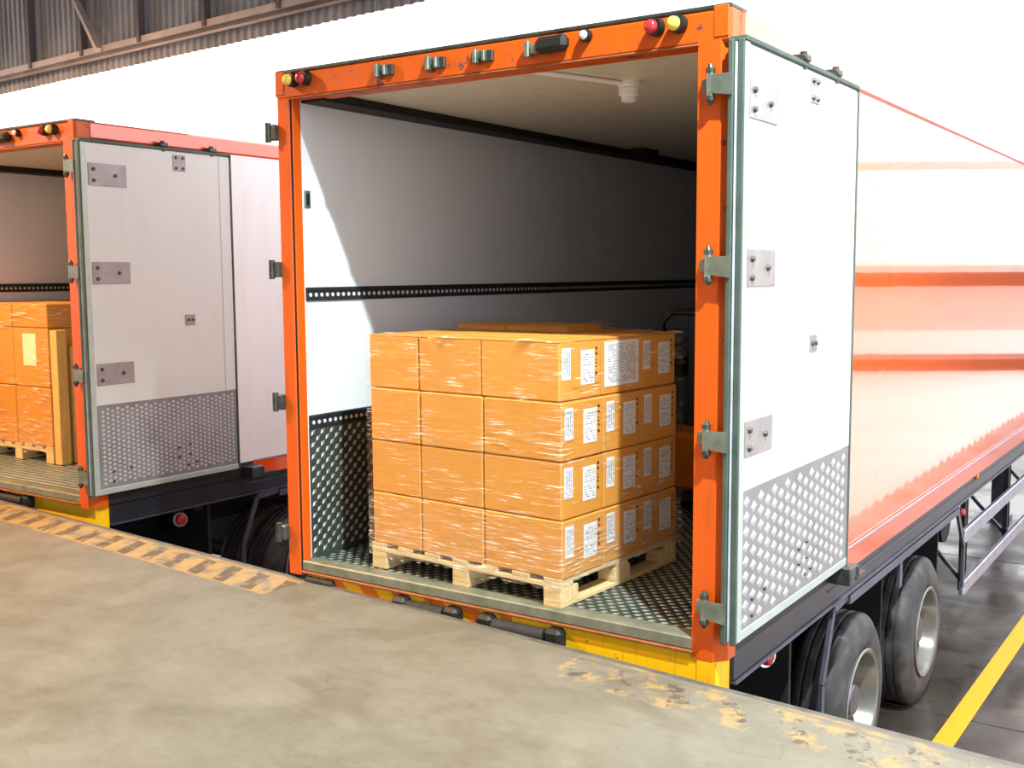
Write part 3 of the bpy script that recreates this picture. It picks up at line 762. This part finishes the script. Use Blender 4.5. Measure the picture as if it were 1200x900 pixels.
m = MB(); m.box(-.31, .31, .33, .345, .48, .83, .004); m.box(-.31, .31, .325, .35, zt-.13, zt-.03, .004); m.build('guard_panel', 'stacker_black', st)
for a, b in (((-.31, 1.06), (-.10, .98)), ((-.31, .98), (-.10, .90)), ((-.24, 1.02), (-.10, 1.13)), ((-.30, .90), (-.1, .92)), ((.31, 1.06), (.10, .95))):
    MB().bar((a[0], .34, a[1]), (b[0], .34, b[1]), .014, .02, (0, 1, 0)).build('guard_bar', 'stacker_black', st)

# ------------------------------------------------------------------ load in the neighbouring trailer
BL = Vector((-3.70, 1.02, .012))
make_pallet((BL.x, BL.y, BL.z), 0, .98, .98, 'wooden pallet under the yellow cartons in the warm-lit trailer')
c2 = carton_mesh('carton', .482, .482, .475, 'cardboard'); c3 = carton_mesh('carton', .482, .482, .19, 'cardboard')
lab = MB().box(-.11, .07, -.2425, -.241, .17, .43).mesh('white_label', 'print_blank')
z = BL.z+.137
for k in range(3):
    for i in range(2):
        for j in range(2):
            c = put('carton', c2 if k < 2 else c3)
            c.location = (BL.x-.98+.49*(i+.5)+random.uniform(-.002, .002), BL.y+.49*(j+.5), z)
            c.rotation_euler = (0, 0, random.uniform(-.004, .004))
            kd = 'yellow carton'
            if k == 1 and j == 0 and i == 1: put('white_label', lab, c); kd = 'yellow carton with white label'
            tag(c, '%s in warm-lit trailer, %s, %s, %s' % (kd, ['bottom layer', 'middle layer', 'flat top layer'][k], ['outer row', 'inner row'][j], ['wall side', 'post side'][i]), 'carton', 'yellow cartons in the neighbouring trailer')
    z += .48
tag(film(.992, .992, -.986, -.006, BL.z+.137+.96+.196, lambda a, b: (BL.x+a, BL.y+b), BL.z, False), 'clear stretch film around the yellow cartons in the warm-lit trailer', 'film')
tag(MB().box(BL.x+.024, BL.x+.114, BL.y+.0, BL.y+.09, BL.z, BL.z+1.08, .004).build('timber_post', 'post_wood'), 'upright timber post leaning against the yellow cartons', 'post')
tag(MB().box(BL.x+.028, BL.x+.116, BL.y+.12, BL.y+1.0, BL.z, BL.z+.95, .004).build('plywood_board', 'post_wood'), 'tall plywood board standing along the yellow cartons', 'board')

# ------------------------------------------------------------------ house across the yard (seen mirrored in the orange trailer side)
def mirror_pt(u, v, dist):
    d = (fwd+(u-600)/FPX*rgt-(v-450)/FPX*upv); p = CAM_POS+d*dist
    return Vector((5.0-p.x, p.y, p.z))
A_, B_ = mirror_pt(900, 306, 32), mirror_pt(1320, 306, 32)
ax = (B_-A_); ax.z = 0; hl = ax.length; ax.normalize()
pn = Vector((-ax.y, ax.x, 0))
if (A_-CAM_POS).dot(pn) < 0: pn = -pn         # pn points away from the trailer
hs = tag(empty('house', (A_.x, A_.y, GZ)), 'long low house with pale tiled roof across the yard', 'house')
hs.rotation_euler = (0, 0, math.atan2(ax.y, ax.x))
sgn = 1 if (Matrix.Rotation(hs.rotation_euler.z, 3, 'Z') @ Vector((0, 1, 0))).dot(pn) > 0 else -1
X0, X1 = -14.0, hl+20
def hb(name, y0, y1, z0, z1, mat, x0=X0, x1=X1):
    y0, y1 = sgn*y0, sgn*y1
    return MB().box(x0, x1, min(y0, y1), max(y0, y1), z0, z1).build(name, mat, hs)
EV = 3.14
hb('wall', .6, 4.2, 0, EV-.62, 'house_wall'); hb('wall', 4.2, 8, 0, EV-.2, 'house_wall')
hb('soffit', .0, 4.6, EV-.16, EV-.08, 'house_wall')
hb('eave_board', -.05, .02, EV-.18, EV-.02, 'house_wall')
hb('low_wall', .35, .6, .50, 1.20, 'house_pale')
hb('foot_shade_strip', .30, .62, .05, .32, 'house_dark')  # dark strip where wall meets ground, shade put into its colour
NC = 11; RW, RH = 5.2, 3.2
m = MB(); m.hexa([(X0, 0, EV-.1), (X1, 0, EV-.1), (X1, sgn*RW, EV+RH-.1), (X0, sgn*RW, EV+RH-.1), (X0, 0, EV), (X1, 0, EV), (X1, sgn*RW, EV+RH), (X0, sgn*RW, EV+RH)]); m.build('roof_deck', 'house_wall', hs)
for i in range(NC):
    ya, yb = RW*i/NC, RW*(i+1)/NC-.12; za, zb = EV+RH*i/NC, EV+RH*(i+1)/NC
    m = MB(); s0, s1 = sgn*ya, sgn*yb
    m.hexa([(X0, s0, za), (X1, s0, za), (X1, s1, zb-.09), (X0, s1, zb-.09), (X0, s0, za+.12), (X1, s0, za+.12), (X1, s1, zb+.03), (X0, s1, zb+.03)])
    m.build('tile_course', 'house_roof', hs)
hb('ridge', RW-.1, RW+.35, EV+RH-.25, EV+RH+.32, 'house_wall')
